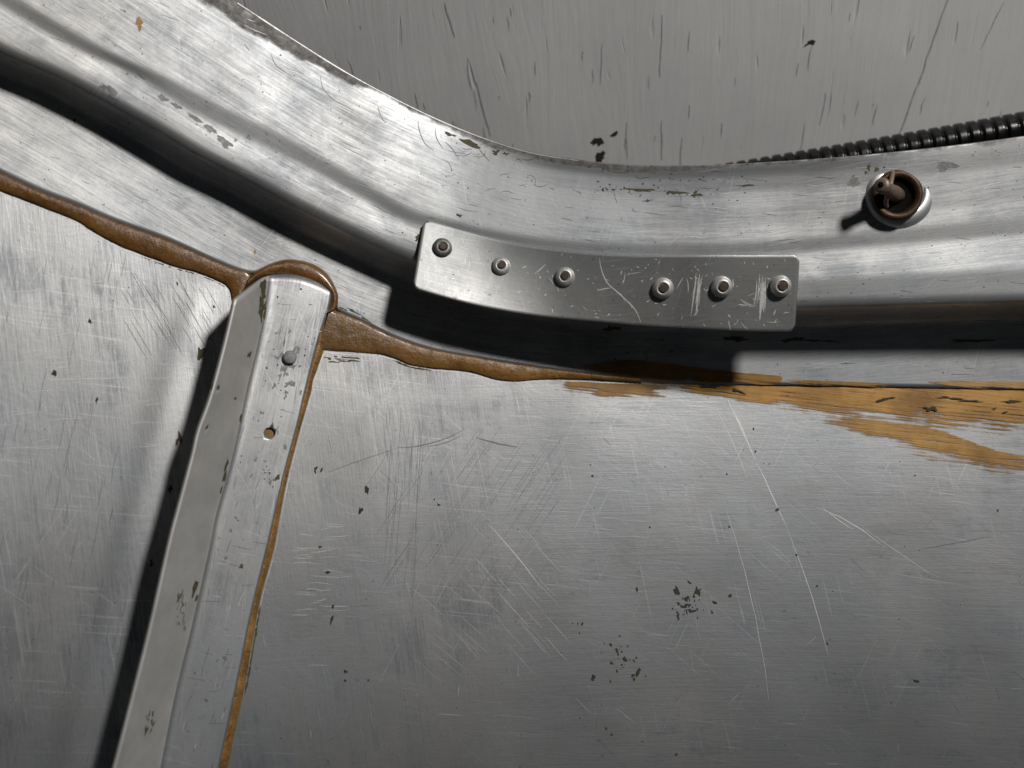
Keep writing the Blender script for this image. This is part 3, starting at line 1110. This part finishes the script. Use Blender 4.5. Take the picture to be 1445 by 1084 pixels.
for (x, y, rx, ry, a) in [(1248, 564, 9, 2, -.15), (1255, 562, 6, 1.2, -.2), (1312, 577, 7, 3, .1), (1320, 579, 4, 2, 0), (1340, 562, 16, 2, .05), (1372, 566, 20, 1.2, .05),
                          (1430, 567, 18, 1.5, .05), (1402, 577, 4, 1.5, 0), (1418, 582, 4, 1.4, 0), (1000, 546, 16, 2, .05), (1040, 552, 10, 1.5, .3)]:
    fl.blob(x, y, rx, ry, a, 14, .8, .0007)
fl.build('residue_flecks', M['mark_dark'], skin)

# left sheet: ragged chips along the rib shadow, olive lines where masking tape ran
ol = Marks(tree_skin)
for (x, y, rx, ry) in [(283, 500, 4, 12), (252, 620, 4, 9), (240, 690, 3, 6), (214, 795, 3, 5)]:
    ol.blob(x, y, rx, ry, .2, 12, .7)
for x in np.arange(462, 505, 3.0):
    ol.blob(x, 505 + U(-2, 6), U(3, 9), U(.5, 1.1), .1, 8, .5)
for x in np.arange(560, 605, 4.0):
    ol.blob(x, y_at(S_RIGHT, x) + 2, U(2, 6), U(.6, 1.3), .3, 8, .6)
for x in np.arange(200, 318, 5.0):
    if random.random() < .6:
        ol.blob(x, y_at(S_LEFT, x) + 2.2, U(2, 5), U(.4, .9), .35, 8, .6)
for y in np.arange(860, 975, 4.0):
    ol.blob(np.interp(y, SKR[:, 1], SKR[:, 0]) + 2, y, U(.6, 1.6), U(3, 7), .2, 8, .6)
ol.build('olive_residue', M['mark_olive'], skin)

# painted glint: bright ribbons for the sheet edge catching light along the sealant
rim = Marks(tree_skin)
for x0 in np.arange(-10, 318, 26):
    xs_ = np.linspace(x0, x0 + 30, 8)
    rim.ribbon([(x, y_at(S_LEFT, x) + 2.0) for x in xs_ if x < 322], 1.6, taper=False)
rim.ribbon([(448, 520), (453, 508), (456, 501), (460, 497.5), (468, 498.5), (480, 500), (500, 501.5)], 2.2, .00008)
for x0 in np.arange(500, 700, 30):
    rim.ribbon([(x, y_at(S_RIGHT, x) + 1.8) for x in np.linspace(x0, x0 + 34, 8)], 1.3)
for y0 in np.arange(505, 900, 40):
    rim.ribbon([(np.interp(y, SKR[:, 1], SKR[:, 0]) + 1.5, y) for y in np.linspace(y0, y0 + 42, 8)], U(.6, 1.4))
rim.build('clean_rim', M['scratch'], skin)

# flange marks
fb, fd, fo, fs = (Marks(tree_frame) for _ in range(4))
for pts in [[(382, 75), (388, 90), (400, 100), (413, 108)], [(452, 108), (456, 125), (470, 140), (488, 150), (500, 157)],
            [(533, 150), (537, 163), (543, 173)], [(590, 170), (592, 185), (600, 203), (612, 212)], [(614, 180), (616, 195), (625, 210)],
            [(628, 200), (638, 210), (648, 225)], [(345, 62), (352, 72)], [(193, 103), (205, 113)]]:
    fd.ribbon(catmull(pts, 4), 1.3)
for k in range(60):
    x, y = U(610, 1010), U(200, 275)
    if y > y_at(EDGE, x) + 10:
        l, a = U(5, 24), U(-.5, 1.4)
        random.choice([fd, fb, fd]).ribbon(arc_pts(x, y, x + l * math.cos(a), y + l * math.sin(a), U(-.3, .3), 6, .4), U(.5, 1.1))
for k in range(260):
    x = U(60, 1440)
    y0, y1 = y_at(EDGE, x) + 6, y_at(G, x) - 6
    y = U(max(0, y0), y1)
    sl = (y_at(G, x + 20) - y_at(G, x - 20)) / 40
    l = U(6, 34)
    random.choice([fd, fb, fb]).ribbon(arc_pts(x, y, x + l, y + l * (sl + U(-.1, .1)), U(-.03, .03), 5, .2), U(.4, .9))
for (x, y, rx, ry, a) in [(636, 190, 9, 2.4, .35), (665, 203, 13, 3.2, .4), (700, 215, 5, 3, 0), (714, 217, 4, 2, .2), (905, 268, 14, 1.6, .05),
                          (955, 272, 16, 2, .05), (988, 275, 8, 1.8, 0), (915, 283, 5, 1.5, 0), (1053, 262, 12, 1.2, 0), (648, 304, 3, 2, .3), (1226, 236, 2, 4, .2),
                          (1237, 238, 3, 3, 0), (1247, 236, 2, 1.5, 0), (1222, 243, 1.5, 2, 0), (1037, 477, 16, 3, 0), (1045, 480, 10, 2, 0), (1120, 479, 14, 3, -.1),
                          (1155, 481, 20, 1.2, .05), (1372, 481, 28, 1.6, 0), (862, 464, 12, 3, 0), (105, 170, 2, 2, 0), (485, 436, 7, 1.2, .5),
                          (500, 440, 9, 1.2, .5), (515, 450, 8, 1, .5), (498, 447, 5, 1, .5), (590, 337, 4, 5, 0)]:
    fo.blob(x, y, rx, ry, a, 14, .8)
cluster(fo, 870, 266, 26, 5, 26, .6, 2.2, .1, .6)
cluster(fo, 960, 272, 34, 4, 18, .5, 2.0, .1, .6)
cluster(fo, 1015, 255, 40, 8, 14, .5, 1.6, .1, .6)
for k in range(260):
    x = U(0, 1440)
    y0, y1 = y_at(EDGE, x) + 4, y_at(G, x) - 6
    fo.blob(x, U(max(0, y0), y1), U(.4, 1.3), U(.4, 1.0), 0, 6, .5)
for (x, y, rx, ry, a) in [(1335, 235, 15, 6, -.15), (1205, 255, 8, 9, 0), (230, 138, 9, 4, .6), (250, 150, 8, 3, .6), (275, 167, 12, 3, .6), (298, 182, 9, 4, .6),
                          (318, 200, 13, 7, .5), (150, 125, 12, 6, .5)]:
    fs.blob(x, y, rx, ry, a, 18, .5, lift=.00003)
for x0 in np.arange(335, 800, 30):  # thin bright line drawn along the outer rim
    fb.ribbon([(x, y_at(EDGE, x) + 1.6) for x in np.linspace(x0, x0 + 31, 8)], U(1.0, 1.8), .00006, False)
fb.build('bright_scratches', M['scratch'], frame)
fd.build('dull_scratches', M['scratch_dark'], frame)
fo.build('residue_flecks', M['mark_olive'], frame)
fs.build('oxide_spots', M['stain'], frame)
a_ = Marks(tree_frame)
a_.blob(197, 31, 5, 10, .15, 14, .5)
a_.blob(360, 356, 2, 3, 0, 8, .5)
a_.build('sealant_spots', M['amber'], frame)

# plate marks
pb, pd = Marks(tree_plate), Marks(tree_plate)
pb.ribbon(catmull([(846, 364), (848, 378), (856, 398), (872, 413), (888, 428), (898, 440), (906, 460)], 4), 1.7)
for k in range(14):
    x = U(981, 992)
    pb.ribbon(arc_pts(x, U(375, 400), x - U(2, 9), U(410, 450), 0, 6, .3), U(.5, 1.6))
for k in range(18):
    x = U(1066, 1080)
    pb.ribbon(arc_pts(x, U(386, 410), x - U(-1, 6), U(420, 458), 0, 6, .3), U(.5, 1.6))
for k in range(170):
    s = U(.0, 1)
    x, y = lerp(PT[0], PT[-1], s)[0], 0
    x = U(610, 1118)
    y = U(y_at(PT, x) + 5, y_at(PB, x) - 5)
    if x > 760 or random.random() < .35:
        a = U(-1.6, 1.6)
        l = U(.5, 7) if random.random() < .85 else U(8, 22)
        pb.ribbon(arc_pts(x, y, x + l * math.cos(a), y + l * math.sin(a), U(-.1, .1), 4, .2), U(.6, 1.8))
for k in range(30):
    x = U(610, 1118)
    y = U(y_at(PT, x) + 3, y_at(PB, x) - 3)
    pd.blob(x, y, U(.5, 1.3), U(.4, 1), 0, 6, .5)
pb.build('bright_scratches', M['scratch'], plate)
pd.build('residue_flecks', M['mark_olive'], plate)

# rib marks
tree_rib = bvh(rib)
rb, rd, ro_ = Marks(tree_rib), Marks(tree_rib), Marks(tree_rib)
for k in range(16):
    ro_.blob(370 + U(-4, 4), 400 + k * 3.2 + U(-2, 2), U(1.5, 4.5) * (1 - k / 22), U(4, 8), .12, 9, .7)
for (x, y, rx, ry, a) in [(320, 655, 2, 7, .25), (316, 675, 1.8, 9, .25), (312, 692, 1.2, 6, .25), (275, 830, 2, 10, .25), (277, 845, 1.5, 6, .2), (300, 540, 3, 8, .2),
                          (352, 500, 2, 5, .2), (340, 800, 2.5, 3, 0), (340, 590, 1.5, 6, .2), (392, 515, 1.4, 1.4, 0), (332, 562, 1.5, 2, 0), (390, 675, 3, 5, .4)]:
    ro_.blob(x, y, rx, ry, a, 10, .7)
for k in range(26):
    ro_.blob(U(248, 262), U(832, 890), U(.3, .8), U(2, 7), .2, 7, .5)
for k in range(20):
    ro_.blob(U(205, 218), U(1005, 1035), U(.3, .8), U(2, 6), .2, 7, .5)
for k in range(120):
    s = U(0, 1)
    i = int(s * 89)
    q = RC[i] + (RR[i] - RC[i]) * U(.1, .95)
    a = random.choice([1.8, 1.8, 0.1]) + U(-.15, .15)
    l = U(5, 30)
    random.choice([rb, rd]).ribbon(arc_pts(q[0], q[1], q[0] + l * math.cos(a), q[1] + l * math.sin(a), 0, 5, .2), U(.4, .9))
for k in range(40):
    i = int(U(0, .45) * 89)
    q = RC[i] + (RR[i] - RC[i]) * U(.1, .95)
    ro_.blob(q[0], q[1], U(.5, 1.6), U(.5, 1.6), 0, 7, .6)
rs_ = Marks(tree_rib)
for k in range(26):
    rs_.blob(random.gauss(405, 10), random.gauss(522, 26), U(1, 4), U(1.5, 5), .2, 9, .9, .00002)
for k in range(14):
    rs_.blob(random.gauss(378, 12), random.gauss(640, 22), U(.8, 2.5), U(1, 4), .2, 9, .9, .00002)
rs_.build('oxide_spots', M['stain'], rib)
rb.build('bright_scratches', M['scratch'], rib)
rd.build('dull_scratches', M['scratch_dark'], rib)
ro_.build('residue_flecks', M['mark_olive'], rib)

# wall: seams, checks and one chipped spot
tree_board = bvh(board)
wb, wc = Marks(tree_board), Marks(tree_board)
wb.ribbon(arc_pts(1341, -10, 1270, 190, 0, 14, .5), 2.0, .0001, False)
wb.ribbon(arc_pts(1418, 0, 1384, 70, 0, 8, .5), 1.4, .0001)
wb.ribbon(arc_pts(935, 20, 931, 110, 0, 8, .6), 1.6, .0001)
wb.ribbon(arc_pts(934, 170, 933, 225, 0, 6, .5), 1.8, .0001)
wb.ribbon(arc_pts(884, 170, 885, 225, 0, 6, .5), 1.2, .0001)
wb.ribbon(arc_pts(628, 5, 642, 52, 0, 7, .6), 2.2, .0001)
wb.ribbon(arc_pts(672, 115, 692, 192, 0, 8, .5), 2.0, .0001)
wb.ribbon(arc_pts(850, 60, 848, 120, 0, 8, .6), 1.0, .0001)
for k in range(50):
    x, y = U(420, 1440), U(0, 215)
    sl = lerp(.28, -.36, (x - 420) / 1020)
    l = U(5, 26) if random.random() < .8 else U(25, 55)
    wb.ribbon(arc_pts(x, y, x + l * sl, y + l, U(-.06, .06), 5, .4), U(.6, 1.4), .0001)
wb.build('paint_cracks', plain('paint_crack_shade', (.42, .418, .415), .7, 0, .3, 600, 0), board)  # flat ribbons tinted darker for the shade inside the grooves
wc.blob(846, 200, 8, 4, .3, 12, .8, .0002)
wc.blob(840, 199, 4, 3, .3, 12, .8, .0003)
wc.blob(866, 189, 5, 2, -.6, 10, .8, .0002)
wc.blob(848, 222, 6, 7, .3, 12, .8, .0002)
wc.blob(1144, 60, 9, 3, -.3, 10, .8, .0002)
ch = wc.build('paint_chip', M['mark_dark'], board)
